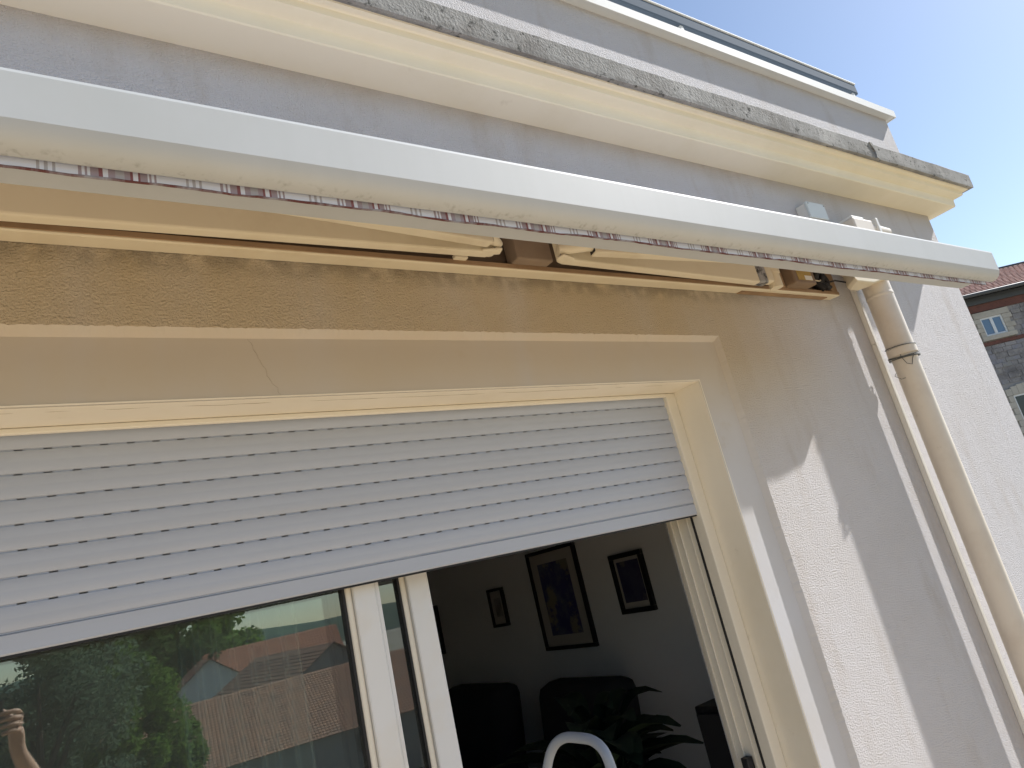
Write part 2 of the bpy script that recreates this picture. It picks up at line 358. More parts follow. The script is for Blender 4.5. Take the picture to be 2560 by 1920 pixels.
# the reveal is a painted lining with slightly rounded outer arris
def reveal():
    vs = []; fs = []; rr = .006
    prof = [(rr*(1-math.cos(a)), -rr*(1-math.sin(a))) for a in [0, .4, .8, 1.2, 1.5708]]   # (depth y, outwards)
    prof = [(E_-.001+rr*(1-math.cos(a)), rr*(1-math.sin(a))) for a in [0, .4, .8, 1.2, 1.5708]]+[(.34, 0)]
    path = lambda o: [(JX0-o, -.02), (JX0-o, ZC+JT+o), (JX1+o, ZC+JT+o), (JX1+o, -.02)]
    for y, o in prof:
        for x, z in path(o): vs.append((x, y, z))
    for j in range(len(prof)-1):
        for i in range(3): fs.append((j*4+i, j*4+i+1, (j+1)*4+i+1, (j+1)*4+i))
    return mesh('window_reveal', vs, fs, 'cream', house)
reveal()
# cracks in the reveal head and the band
def crack(pts, w=.00032, m='cracks'):
    vs = []; fs = []
    n = 40; P = []
    for i in range(n+1):
        t = i/n*(len(pts)-1); k = min(int(t), len(pts)-2); p = Vector(pts[k]).lerp(Vector(pts[k+1]), t-k)
        P.append(p+Vector((noise.noise(p*31)*.010+noise.noise(p*130)*.004, 0, noise.noise(p*47+Vector((9, 2, 1)))*.003)))
    bm = bmesh.new(); tubebm(bm, P, [w*(.5+abs(noise.noise(p*60))) for p in P], 4)
    return frombm('crack', bm, m, house)
M_['cracks'] = mat('crack_shadow_dirt', (.34, .28, .20), .95)
crack([(.415, E_-.0003, ZC+.638), (.425, E_-.0003, ZC+.60), (.445, E_-.0003, ZC+.55), (.465, E_-.0003, ZC+.503)])
crack([(-.1, .045, ZC+JT-.0002), (.4, .046, ZC+JT-.0002), (.9, .05, ZC+JT-.0002), (1.7, .047, ZC+JT-.0002)], .0005)

def sweep(name, prof, m, parent, jit=None, smooth=False):
    """closed profile (q, z) run along the front and mitred round the right-hand corner"""
    n = len(prof); vs = []; fs = []; stations = []
    xs = [XW+(XC-XW)*i/1 for i in range(2)] if not jit else [XW+(XC-XW)*i/420 for i in range(421)]
    for x in xs[:-1]: stations.append(('f', x))
    stations.append(('c', 0)); stations += [('s', y) for y in ([YB] if not jit else [.3*i for i in range(1, 24)])]
    for kind, t in stations:
        for i, (q, z) in enumerate(prof):
            dq = dz = 0
            if jit and i in jit:
                k = Vector((t*9+(50 if kind == 's' else 0), i*.9, 0)); dq = noise.noise(k*.5)*.0022+noise.noise(k*5)*.0006; dz = noise.noise(k*.6+Vector((0, 3, 9)))*.0028+noise.noise(k*4+Vector((1, 1, 1)))*.0016
            Q = q+dq
            vs.append((t if kind == 'f' else XC+Q, -Q if kind != 's' else t, ZC+z+dz))
    for j in range(len(stations)-1):
        for i in range(n):
            k = (i+1) % n; fs.append((j*n+i, j*n+k, (j+1)*n+k, (j+1)*n+i))
    fs.append(tuple(range(n))); fs.append(tuple((len(stations)-1)*n+i for i in range(n)))
    o = mesh(name, vs, fs, m, parent, False, True)
    if smooth:
        for p in o.data.polygons: p.use_smooth = True
        o.data.set_sharp_from_angle(angle=R(30))
    return o
corn = sweep('cornice', [(-.1, 1.400), (.030, 1.4002), (.075, 1.4025), (.1045, 1.4055), (.1085, 1.409), (.1105, 1.445), (.1125, 1.449), (.145, 1.4585), (.1495, 1.4615), (.1515, 1.4815), (.156, 1.4845), (.168, 1.4825), (.174, 1.4835), (.175, 1.489), (-.1, 1.489)], 'cornice', house, None, True)
slab = sweep('cornice_slab', [(-.1, 1.4893), (.178, 1.4893), (.186, 1.4845), (.195, 1.485), (.1965, 1.500), (.198, 1.563), (.192, 1.571), (.06, 1.578), (-.1, 1.580)], 'concrete', house, {1, 2, 3, 4, 5, 6})
# open joint and mortar repair in the slab edge
xj = 3.29
mesh('slab_joint', [(xj, -.2035, ZC+1.483), (xj+.02, -.2035, ZC+1.481), (xj+.035, -.2035, ZC+1.52), (xj+.005, -.2035, ZC+1.566), (xj-.015, -.2035, ZC+1.566), (xj+.008, -.2035, ZC+1.52),
     (xj, -.19, ZC+1.483), (xj+.02, -.19, ZC+1.481), (xj+.035, -.19, ZC+1.52), (xj+.005, -.19, ZC+1.566), (xj-.015, -.19, ZC+1.566), (xj+.008, -.19, ZC+1.52)],
     [(0, 1, 2, 5), (5, 2, 3, 4), (0, 6, 7, 1), (1, 7, 8, 2), (2, 8, 9, 3), (3, 9, 10, 4), (4, 10, 11, 5), (5, 11, 6, 0)], 'concrete', house)
box('parapet', XW, XC-.001, -.0005, .24, ZC+1.56, ZC+2.036, 'render', house)
box('parapet', XC-.24, XC-.0005, .2405, YB, ZC+1.56, ZC+2.036, 'render', house)
sweep('coping', [(-.26, 2.046), (-.26, 2.036), (.036, 2.036), (.036, 2.030), (.042, 2.030), (.043, 2.074), (.038, 2.079), (-.26, 2.095)], 'coping', house)
rail = thing('roof_rail', 'slim grey blue rail on short posts above the pale parapet coping', 'rail', (3.0, .08, ZC+2.08))
bm = bmesh.new(); addbox(bm, XW+.5, 4.08, .055, .095, ZC+2.246, ZC+2.312, .008); frombm('rail_bar', bm, 'blue', rail)
bm = bmesh.new(); addbox(bm, XW+.5, 4.082, .051, .099, ZC+2.3125, ZC+2.322, .003); frombm('rail_lit_edge', bm, 'coping', rail)  # pale strip paints the sunlit top edge of the rail
for x in (-.4, 1.08, 2.55, 4.03): box('post', x-.012, x+.012, .06, .09, ZC+2.085, ZC+2.25, 'coping', rail, .003)
settle(rail)
# roof deck behind the parapet and room behind the window
box('roof_deck', XW+.01, XC-.25, .245, YB, ZC+1.45, ZC+1.5, 'concrete', house)
def room():
    x0, x1, y0, y1, z0, z1 = -3.2, 2.70, .345, 6.2, .0, 2.55
    mesh('interior_floor', [(x0, y0, z0), (x1, y0, z0), (x1, y1, z0), (x0, y1, z0)], [(0, 1, 2, 3)], 'parquet', house)
    mesh('interior_ceiling', [(x0, y0, z1), (x0, y1, z1), (x1, y1, z1), (x1, y0, z1)], [(0, 1, 2, 3)], 'room', house)
    mesh('interior_wall', [(x1, y0, z0), (x1, y1, z0), (x1, y1, z1), (x1, y0, z1)], [(3, 2, 1, 0)], 'room', house)
    mesh('interior_wall', [(x0, y0, z0), (x0, y1, z0), (x0, y1, z1), (x0, y0, z1)], [(0, 1, 2, 3)], 'room', house)
    mesh('interior_wall', [(x0, y1, z0), (x1, y1, z0), (x1, y1, z1), (x0, y1, z1)], [(3, 2, 1, 0)], 'room', house)
    zj = ZC+JT
    mesh('interior_wall', [(x0, y0, z0), (JX0, y0, z0), (JX0, y0, z1), (x0, y0, z1), (JX1, y0, z0), (x1, y0, z0), (x1, y0, z1), (JX1, y0, z1), (JX0, y0, zj), (JX1, y0, zj)],
         [(0, 1, 2, 3), (4, 5, 6, 7), (8, 9, 7, 2)], 'room', house)
room()

# ------------------------------------------------------------------ roller shutter
YS = 1.6-DW
sh = thing('roller_shutter', 'half lowered grey white roller shutter of narrow slats', 'roller shutter', (.6, YS, ZC+.08))
SX0, SX1 = -.556, 1.806
rows = [k*1.6 for k in (.3150, .2848, .2546, .2244, .1941, .1639, .1337, .1035, .0735)]
def slat(zt, zb, slots=True):
    h = zt-zb; jz = .0019; vs = []; fs = []
    prof = [(YS+.0055, zt-.0002), (YS+.0012, zt-.0012), (YS-.0016, zt-h*.20), (YS-.0008, zt-h*.44), (YS-.0009, zt-h*.52), (YS-.0022, zt-h*.74), (YS+.001, zb+jz+.0012), (YS+.0045, zb+jz)]
    for x in (SX0, SX1):
        for y, z in prof: vs.append((x, y, ZC+z))
    n = len(prof)
    for i in range(n-1): fs.append((i, i+1, n+i+1, n+i))
    # hooked joint strip with punched light slots
    p, dl = .0483, .0145; x = SX0; yj = YS+.0038; zz0, zz1 = ZC+zb-.0006, ZC+zb+jz+.0003
    off = random.uniform(-.004, .004)
    xs = SX0+.012+off; prev = SX0
    while slots and xs+dl < SX1:
        b = len(vs); vs += [(prev, yj, zz0), (xs, yj, zz0), (xs, yj, zz1), (prev, yj, zz1)]; fs.append((b, b+1, b+2, b+3)); prev = xs+dl; xs += p
    b = len(vs); vs += [(prev, yj, zz0), (SX1, yj, zz0), (SX1, yj, zz1), (prev, yj, zz1)]; fs.append((b, b+1, b+2, b+3))
    # slim lips above and below the slots, and the back skin of the slat
    b = len(vs); vs += [(SX0, yj, zz1), (SX1, yj, zz1), (SX1, YS+.0045, zz1+.001), (SX0, YS+.0045, zz1+.001)]; fs.append((b, b+1, b+2, b+3))
    b = len(vs); vs += [(SX0, YS+.011, ZC+zb+.001), (SX1, YS+.011, ZC+zb+.001), (SX1, YS+.011, ZC+zt), (SX0, YS+.011, ZC+zt)]; fs.append((b, b+1, b+2, b+3))
    o = mesh('slat', vs, fs, 'shutter', sh)
    for pg in o.data.polygons: pg.use_smooth = True
    o.data.set_sharp_from_angle(angle=R(32)); return o
for a, b in zip(rows[:-1], rows[1:]): slat(a, b, b > .13)
prism('bottom_bar', [(-YS-.002, rows[-1]-.0012), (-YS+.001, rows[-1]-.003), (-YS+.0015, .083), (-YS-.002, .0802), (-YS-.010, .0798), (-YS-.011, rows[-1]-.0012)], SX0+.002, SX1-.002, 'shutter', sh)
prism('bottom_seal', [(-YS-.003, .0797), (-YS-.003, .0755), (-YS-.010, .0755), (-YS-.010, .0797)], SX0+.002, SX1-.002, 'seal', sh)
for x0, x1 in ((1.804, 1.8495), (-.5995, -.554)):
    box('guide_rail', x0, x1, YS-.016, YS+.026, 0, ZC+.4955, 'frame', sh, .003)
for x0, x1 in ((1.7985, 1.8495), (-.5995, -.5485)): box('brush_seal', x0, x1, YS+.0264, YS+.0296, 0, ZC+.44, 'seal', sh)
box('head_trim', -.5535, 1.8035, YS-.018, YS-.006, ZC+.483, ZC+.4958, 'frame', sh, .003)
box('shutter_box_lining', -.595, 1.845, YS+.03, .20, ZC+.45, ZC+.4955, 'seal', sh)
settle(sh)

# ------------------------------------------------------------------ sliding window
win = thing('sliding_window', 'white sliding patio window with its right leaf pushed open', 'window', (.6, .22, 0))
def fbox(n, *a, m='frame', bev=.003): return box(n, *a, m, win, bev)
for s, xo in ((1, JX1), (-1, JX0)):
    for (d0, d1, y0, y1) in ((0, .044, .180, .280), (.0443, .049, .200, .206), (.0443, .051, .240, .247), (.0443, .049, .272, .2795)):
        xs = sorted((xo-s*(d0+.0005), xo-s*d1)); fbox('frame_jamb', xs[0], xs[1], y0, y1, .03, ZC+.44)
fbox('frame_head', JX0+.001, JX1-.001, .182, .333, ZC+.4405, ZC+.4955)
fbox('frame_sill', JX0+.001, JX1-.001, .182, .333, 0, .0295)
box('lock', 1.772, 1.80, .21, .236, ZC-.80, ZC-.655, 'black', win, .003)
def sash(x0, x1, y0, y1, wst):
    z0, z1 = .035, ZC+.425
    pn = mesh('pane', [(x0+wst-.01, (y0+y1)/2, z0+.06), (x1-wst+.01, (y0+y1)/2, z0+.06), (x1-wst+.01, (y0+y1)/2, z1-.05), (x0+wst-.01, (y0+y1)/2, z1-.05)], [(0, 1, 2, 3)], 'glass', None)
    fr = bpy.data.objects.new('sash', None); link(fr, win); pn.parent = fr
    for a, b in ((x0, x0+wst), (x1-wst, x1)):
        o = box('stile', a+.018 if a != x0 else a, b if a != x0 else b-.018, y0, y1, z0, z1, 'pvc', fr, .004)
        if a == x0: box('glazing_bead', b-.0178, b, y0+.008, y1-.004, z0, z1, 'frame', fr, .005)
        else: box('glazing_bead', a, a+.0178, y0+.008, y1-.004, z0, z1, 'frame', fr, .005)
        gx = b+.0005 if a == x0 else a-.0005
        box('glazing_seal', min(gx, gx+(.006 if a == x0 else -.006)), max(gx, gx+(.006 if a == x0 else -.006)), y0+.006, y1-.006, z0+.07, z1-.06, 'seal', fr)
    box('rail', x0+wst+.0003, x1-wst-.0003, y0+.001, y1-.001, z1-.06, z1-.0003, 'pvc', fr, .003)
    box('rail', x0+wst+.0003, x1-wst-.0003, y0+.001, y1-.001, z0+.0003, z0+.07, 'pvc', fr, .003)
    return fr
s1 = sash(-.545, .682, .190, .228, .074)
box('interlock', .6825, .694, .196, .232, .035, ZC+.425, 'pvc', s1, .002)
sash(-.44, .855, .252, .290, .079)
settle(win)
# sheer curtain behind the fixed leaf
def curtain():
    n = 160; vs = []; fs = []
    for i in range(n+1):
        t = i/n; x = .28+.285*t; y = .42+.022*math.sin(t*46)+.012*math.sin(t*19+1)
        vs += [(x, y, .03), (x, y, ZC+.62)]
    for i in range(n): fs.append((2*i, 2*i+2, 2*i+3, 2*i+1))
    return tag(mesh('curtain', vs, fs, 'sheer', None, True), 'sheer pleated curtain gathered behind the closed window pane', 'curtain')
curtain()

# ------------------------------------------------------------------ awning
SC = 1.014
aw = thing('awning', 'cream folding arm awning partly wound out above the window with plaid valance', 'awning', (1.0, 0, ZC+.82))
AX0, AX1 = -.80, 2.80
arc = [(.574+.031*math.sin(t), .650-.033*math.cos(t)) for t in [R(a) for a in (20, 35, 50, 65, 80, 95)]]
arc = [(.578+.0255*math.sin(R(a)), .652-.034*math.cos(R(a))) for a in range(4, 89, 7)]
bar = [(.6035, .650), (.6045, .7165), (.6033, .7215), (.5990, .7248), (.585, .7265), (.50, .742), (.473, .740), (.472, .645), (.530, .645), (.533, .700), (.562, .700), (.563, .624), (.568, .6215), (.5755, .6220), (.5830, .6240), (.5890, .6272), (.5940, .6315), (.5980, .6370), (.6010, .6432)]
prism('front_bar', bar, AX0, AX1, 'alu', aw, True)
cap = [(q, z) for q, z in bar if not (.53 < q < .566)]
for x0, x1 in ((AX1+.0003, AX1+.006), (AX0-.006, AX0-.0003)): prism('end_cap', cap, x0, x1, 'alu', aw)
# short plaid valance hanging in the slot of the bar
def valance():
    n = 500; vs = []; fs = []
    for i in range(n+1):
        x = AX0+.02+(AX1-AX0-.05)*i/n
        wv = .0016*math.sin(x*11)+.0012*noise.noise(Vector((x*23, 1, 1)))
        zb = .6125+.0022*noise.noise(Vector((x*9, 0, 4)))+.001*noise.noise(Vector((x*60, 2, 2)))
        vs += [(x, -.5595+wv*.1, ZC+.690), (x, -.5595+wv*.8, ZC+zb), (x, -.5565+wv*.8, ZC+zb-.0003), (x, -.5565+wv*.1, ZC+.690)]
    for i in range(n):
        a = 4*i
        for k in range(3): fs.append((a+k, a+k+1, a+k+5, a+k+4))
    o = mesh('valance', vs, fs, 'plaid', aw); 
    vs = []; fs = []
    for i in range(n+1):
        x = AX0+.02+(AX1-AX0-.05)*i/n; wv = .0016*math.sin(x*11)+.0012*noise.noise(Vector((x*23, 1, 1)))
        zb = .6125+.0022*noise.noise(Vector((x*9, 0, 4)))+.001*noise.noise(Vector((x*60, 2, 2)))
        h = .0011+.0018*noise.noise(Vector((x*17, 7, 7)))
        vs += [(x, -.5600+wv*.8, ZC+zb+max(h, .0004)), (x, -.5602+wv*.8, ZC+zb-.0006), (x, -.5560+wv*.8, ZC+zb-.0006)]
    for i in range(n):
        a = 3*i; fs += [(a, a+1, a+4, a+3), (a+1, a+2, a+5, a+4)]
    mesh('hem', vs, fs, 'hem', o)
M_['hem'] = mat('dark_red_hem', (.13, .05, .05), .9, var=[((.30, .30, .34), 18, .45, .6, (1, 0, 0))])
valance()
# canopy cloth from the roller to the bar
def canopy():
    n = 60; vs = []; fs = []
    A = [(.10, 1.02), (.20, .955), (.32, .875), (.43, .80), (.50, .7435)]
    for i in range(n+1):
        x = AX0+.06+(AX1-AX0-.12)*i/n
        for q, z in A: vs.append((x, -q, ZC+z-.006*math.sin(math.pi*(q-.1)/.4)))
    k = len(A)
    for i in range(n):
        for j in range(k-1): fs.append((i*k+j, i*k+j+1, (i+1)*k+j+1, (i+1)*k+j))
    return mesh('canopy_cloth', vs, fs, 'canopy', aw, True)
canopy()
tube('roller_tube', [(AX0+.05, -.075, ZC+.985), (AX1-.05, -.075, ZC+.985)], .042, 'canopy', aw, 24)
# back rail on the wall: bottom shelf, back plate, dark brown inner slot
prism('back_rail', [(.003, .8265), (.047, .8235), (.0505, .826), (.0505, .836), (.044, .838), (.012, .838), (.012, 1.04), (.003, 1.04)], AX0, AX1, 'arm', aw)
prism('inner_rail', [(.0125, .8385), (.030, .8385), (.030, .858), (.024, .860), (.024, 1.0), (.0125, 1.0)], AX0+.01, AX1-.03, 'slot', aw)
prism('rail_lip_tint', [(.0507, .8275), (.0525, .8285), (.0525, .8405), (.0507, .8405)], AX0+.001, AX1-.001, 'dim', aw)  # brown strip paints in the warm dim light inside the shelf
prism('rail_gap_strip', [(.004, .8262), (.03, .8245), (.03, .8215), (.004, .8235)], 2.18, 2.74, 'dim', aw)  # shade of the gap under the rail, drawn as a brown strip
def P3(x, d, z): return Vector((x*SC, -(DW-d*SC), ZC+z*SC))
# arms: shoulder -> elbow -> bar
def arms(sx, sd, sz, ex, ed, ez, fx, fd, fz, sgn):
    hh = .085
    Sh = P3(sx, sd, sz); E1 = P3(ex, ed, ez); E2 = P3(ex+sgn*.012, ed-.035, ez); Fr = P3(fx, fd, fz)
    up = Vector((0, 0, hh/2))
    d = (E1-Sh).normalized(); fd_ = (Fr-E2).normalized(); gap = .035 if sgn > 0 else .085
    Fs = E2+fd_*gap
    beam('upper_arm', Sh+up, E1+up, .030, hh, 'arm', aw, .005)
    tube('arm_end', [E1+d*.002+Vector((0, 0, .001)), E1+d*.002+Vector((0, 0, .006)), E1+d*.002+Vector((0, 0, hh-.004))], [.010, .0145, .0145], 'arm', aw, 24)
    beam('forearm', Fs+up, Fr+up*.75, .030, hh*.86, 'arm', aw, .004)
    beam('fork_shade_plate', Fs-fd_*.0012+up, Fs-fd_*.0002+up, .026, hh*.76, 'seal', aw, 0)  # black plate drawn for the shade inside the open forearm end
    pin = E1+d*.006+(E2-E1)*.55
    k1 = [Fs+fd_*.02+Vector((0, 0, .030)), Fs-fd_*.012+Vector((0, 0, .031)), (Fs+pin)/2+d*.004+Vector((0, 0, .030)), pin+d*.004+Vector((0, 0, .027)), pin-(E2-E1)*.5+Vector((0, 0, .024))]
    tube('elbow', k1, [.013, .0145, .0155, .0165, .012], 'arm', aw, 14)
    tube('elbow', [p+Vector((0, 0, .040)) for p in k1], [.010, .011, .012, .013, .010], 'arm', aw, 12)
    tube('elbow_pin', [pin+Vector((0, 0, .012)), pin+Vector((0, 0, .082))], .007, 'silver', aw, 12)
    beam('elbow_plate', E1-d*.03+(E2-E1)*.2+Vector((0, 0, .004)), pin+d*.012+Vector((0, 0, .004)), .028, .007, 'arm', aw, .003)
    return d
arms(-.66, 1.335, .800, .968, 1.270, .783, -.45, .955, .690, 1)
arms(2.135, 1.325, .800, 1.205, 1.270, .783, 2.5, .955, .690, -1)
for x in (-.55, 2.52): box('arm_bracket', x-.04, x+.04, -.50, -.4735, ZC+.66, ZC+.73, 'arm', aw, .004)
# shoulder of the right arm: sleeve, hinge, gearbox with label, cable end
Sh = P3(2.135, 1.325, .84)
dv = (P3(2.30, 1.335, .84)-Sh).normalized()
beam('shoulder_sleeve', Sh-dv*.002, Sh+dv*.055, .036, .078, 'silver', aw, .006)
beam('shoulder_neck', Sh+dv*.056, Sh+dv*.10, .034, .060, 'arm', aw, .006)
c = Sh+dv*.125; tube('hinge', [c-Vector((0, 0, .045)), c+Vector((0, 0, .04))], .024, 'arm', aw, 20)
tube('hinge_cap', [c+Vector((0, 0, .008)), c+Vector((0, 0, .04))], .028, 'arm', aw, 20)
bm = bmesh.new(); addbox(bm, 2.43, 2.575, -.098, -.016, ZC+.8385, ZC+.925, .006); gb = frombm('gearbox', bm, 'brown', aw)
box('label', 2.455, 2.55, -.0995, -.0985, ZC+.852, ZC+.915, 'yellow', gb); box('label_corner', 2.50, 2.549, -.1003, -.0998, ZC+.853, ZC+.872, 'paper', gb)
box('label', 2.5755, 2.577, -.088, -.03, ZC+.852, ZC+.915, 'yellow', gb)
box('side_plate', 2.755, 2.80, -.0500, -.0125, ZC+.8385, ZC+1.03, 'dim', aw, .003)
box('wall_bracket', 2.37, 2.42, -.06, -.0125, ZC+.8385, ZC+.90, 'dim', aw, .004)
for k in range(7):
    pts = []
    for i in range(9):
        t = i/8; pts.append((2.655+.02*math.sin(k*1.7+t*3)+.045*t, -.05-.022*math.sin(t*2.6+k*.9), ZC+.925-.080*t+.006*math.sin(k*2.3+t*5)))
    tube('cable', pts, .009+.003*(k % 3), 'black', aw, 8)
tube('cable', [(2.70, -.06, ZC+.87), (2.74, -.085, ZC+.872), (2.78, -.10, ZC+.86), (2.81, -.11, ZC+.842)], .0035, 'black', aw, 6)
tube('cable', [(2.60, -.06, ZC+.88), (2.63, -.08, ZC+.866), (2.66, -.07, ZC+.875), (2.68, -.06, ZC+.893)], .0025, 'arm', aw, 6)
bm = bmesh.new(); pf = [(2.72, .838), (2.735, .826), (2.86, .826), (3.03, .864), (3.03, 1.02), (2.72, 1.02)]
lo = [bm.verts.new((x, -.172, ZC+z)) for x, z in pf]; hi = [bm.verts.new((x+(.07 if x < 2.8 else 0), -.095, ZC+z)) for x, z in pf]
bm.faces.new(lo); bm.faces.new(hi[::-1])
for k in range(6): bm.faces.new((lo[k], hi[k], hi[(k+1) % 6], lo[(k+1) % 6]))
bmesh.ops.bevel(bm, geom=list(bm.edges), offset=.004, segments=2, affect='EDGES', profile=.5)
frombm('end_housing', bm, 'arm', aw, False)
box('centre_bracket', 1.135, 1.262, -.085, -.031, ZC+.8410, ZC+.945, 'bracket', aw, .005)
# small clip under the left elbow, seen against the slot
box('clip', .945, .985, -.066, -.05, ZC+.8385, ZC+.850, 'arm', aw, .002)
settle(aw)

# ------------------------------------------------------------------ downpipe, trunking, boxes
dp = thing('downpipe', 'cream rainwater downpipe bound with wire at its joint beside the window', 'downpipe', (3.03, -.10, -.2))
PX, PY, PR = 3.035, -.094, .0520
zj = ZC+.540
tube('lower_pipe', [(PX, PY, -9), (PX, PY, zj+.03)], PR-.002, 'pipe', dp, 40)
tube('upper_pipe', [(PX, PY, zj), (PX, PY, ZC+.885)], PR+.002, 'pipe', dp, 40)
tube('collar', [(PX, PY, zj-.006), (PX, PY, zj-.003), (PX, PY, zj+.028), (PX, PY, zj+.031)], [PR+.002, PR+.006, PR+.006, PR+.002], 'pipe', dp, 40)
tube('pipe_seam', [(PX, PY, ZC+.80), (PX, PY, ZC+.803), (PX, PY, ZC+.812), (PX, PY, ZC+.815)], [PR+.002, PR+.0035, PR+.0035, PR+.002], 'pipe', dp, 40)
def ring(z, tilt, rad, rr, ph=0):
    return [(PX+rad*math.cos(a), PY+rad*math.sin(a), z+tilt*math.sin(a+ph)) for a in [2*math.pi*i/40 for i in range(40)]]
for z, t, rr, ph in ((zj+.033, .004, .0018, 0), (zj-.010, .010, .0020, .6), (zj-.014, .006, .0022, .2), (zj-.004, .012, .0016, .9), (zj-.018, .004, .002, .4)):
    tube('tie_wire', ring(z, t, PR+.0065, rr, ph), rr, 'wire', dp, 6, True)
tube('tie_wire', [(PX-.05, PY-.012, zj), (PX-.066, PY-.02, zj-.02), (PX-.064, PY-.03, zj-.05), (PX-.045, PY-.04, zj-.058), (PX-.03, PY-.043, zj-.035), (PX-.02, PY-.05, zj-.015)], .0014, 'wire', dp, 6)
tube('tie_wire', [(PX-.05, PY+.03, zj-.07), (PX-.075, PY+.03, zj-.085), (PX-.07, PY+.01, zj-.105), (PX-.04, PY+.0, zj-.10)], .0012, 'wire', dp, 6)
# hopper the pipe hangs from
bm = bmesh.new(); addbox(bm, PX-.085, PX+.075, -.150, -.004, ZC+.955, ZC+1.158, .006)
g = bmesh.ops.create_cone(bm, cap_ends=True, segments=4, radius1=.06, radius2=.11, depth=.07)['verts']
for v in g:
    p = v.co.copy(); a = math.pi/4; v.co = Vector((PX+(p.x*math.cos(a)-p.y*math.sin(a))*1.06, -.078+(p.x*math.sin(a)+p.y*math.cos(a))*.92, ZC+.919+p.z))
frombm('hopper', bm, 'pipe', dp)
tube('spout', [(PX+.10, -.09, ZC+1.150), (PX+.30, -.085, ZC+1.150)], .034, 'pipe', dp, 20)
tube('spout_socket', [(PX+.078, -.09, ZC+1.150), (PX+.115, -.09, ZC+1.150)], .039, 'pipe', dp, 20)
box('spout_clip', PX+.165, PX+.185, -.13, -.05, ZC+1.10, ZC+1.196, 'trunk', dp, .003)
box('hopper_lid', PX-.08, PX+.02, -.145, -.01, ZC+1.1585, ZC+1.170, 'trunk', dp, .003)
settle(dp)
tr = thing('cable_trunking', 'thin white cable trunking running down the wall behind the downpipe', 'trunking', (3.0, -.01, 0))
box('trunking_base', 3.000, 3.024, -.019, -.0008, 0, ZC+.62, 'trunk', tr, .0025)
box('trunking_base', 3.000, 3.024, -.019, -.0008, ZC+.621, ZC+.96, 'trunk', tr, .0025)
box('trunking_lid', 3.002, 3.022, -.0222, -.0192, 0, ZC+.30, 'trunk', tr, .001); box('trunking_lid', 3.002, 3.022, -.0222, -.0192, ZC+.302, ZC+.955, 'trunk', tr, .001)
settle(tr)
jb = thing('junction_box', 'small pale electrical box on the wall above the awning bar', 'junction box', (3.0, 0, ZC+1.25))
box('cover', 2.805, 2.945, -.058, -.046, ZC+1.195, ZC+1.275, 'jbox', jb, .004); box('back_box', 2.808, 2.942, -.0457, -.0008, ZC+1.198, ZC+1.272, 'trunk', jb, .003)
for x in (2.815, 2.935): tube('screw', [(x, -.0585, ZC+1.265), (x, -.0592, ZC+1.265)], .003, 'wire', jb, 8)
settle(jb)

# ------------------------------------------------------------------ things in the room
XR = 2.698
def pict(label, y0, y1, z0, z1, wf, iy, iz, cols, group='framed pictures on the room wall'):
    k = XR/2.4
    Y = lambda d: -DW+d*k; Zz = lambda z: ZC+z*k
    ya, yb, za, zb = Y(y0), Y(y1), Zz(z0), Zz(z1)
    p = thing('picture', label, 'picture', (XR, (ya+yb)/2, za), group)
    for a in ((ya, yb, za, za+wf), (ya, yb, zb-wf, zb)): box('moulding', XR-.025, XR-.001, *a, 'pic_frame', p, .002)
    for a in ((ya, ya+wf, za+wf+.0003, zb-wf-.0003), (yb-wf, yb, za+wf+.0003, zb-wf-.0003)): box('moulding', XR-.025, XR-.001, *a, 'pic_frame', p, .002)
    box('mount', XR-.012, XR-.006, ya+wf+.0003, yb-wf-.0003, za+wf+.0003, zb-wf-.0003, 'mat', p)
    m = mat('print_'+label[:12].replace(' ', '_'), cols[0], .8, var=[(cols[1], 9, .42, .55), (cols[2], 6, .55, .62)]); M_['tmp'] = m
    box('print', XR-.0135, XR-.0125, Y(iy[0]), Y(iy[1]), Zz(iz[0]), Zz(iz[1]), 'tmp', p)
    settle(p)
pict('small black framed picture, left of the tall framed print', 3.80, 3.975, -.23, 0, .018, (3.85, 3.92), (-.17, -.06), [(.30, .29, .27), (.18, .17, .16), (.36, .34, .3)])
pict('tall black framed blue print in the middle of the room wall', 3.01, 3.465, -.395, .145, .022, (3.10, 3.38), (-.32, .07), [(.10, .11, .18), (.05, .05, .16), (.22, .2, .16)])
pict('black framed dark print nearest the open window leaf', 2.52, 2.755, -.26, .025, .026, (2.558, 2.715), (-.21, -.015), [(.05, .05, .10), (.03, .03, .08), (.12, .11, .12)])
pict('black framed picture partly hidden by the sliding window stile', 4.71, 5.1, -.355, -.02, .03, (4.8, 5.0), (-.29, -.08), [(.2, .2, .19), (.12, .12, .12), (.3, .28, .26)])
def armchair(label, y0, y1, zt, x0, x1):
    a = thing('armchair', label, 'armchair', ((x0+x1)/2, (y0+y1)/2, 0), 'dark armchairs in the room')
    bm = bmesh.new(); addbox(bm, x1-.22, x1, y0+.02, y1-.02, .12, zt, .07)
    for v in bm.verts: v.co.x += (v.co.z-.4)*.12
    o = frombm('backrest', bm, 'fabric', a, True)
    bm = bmesh.new(); addbox(bm, x0, x1-.2, y0+.12, y1-.12, .12, .46, .05); frombm('seat', bm, 'fabric', a, True)
    for s in (y0, y1-.13): bm = bmesh.new(); addbox(bm, x0+.03, x1-.05, s, s+.13, .10, .64, .045); frombm('armrest', bm, 'fabric', a, True)
    for x in (x0+.06, x1-.1):
        for y in (y0+.06, y1-.06): box('leg', x-.02, x+.02, y-.02, y+.02, 0, .115, 'pic_frame', a)
    settle(a)
armchair('dark high backed armchair left of the house plant', 2.62, 3.42, ZC-.585, 1.75, 2.5)
armchair('dark armchair directly behind the house plant', 1.50, 2.22, ZC-.57, 1.75, 2.5)
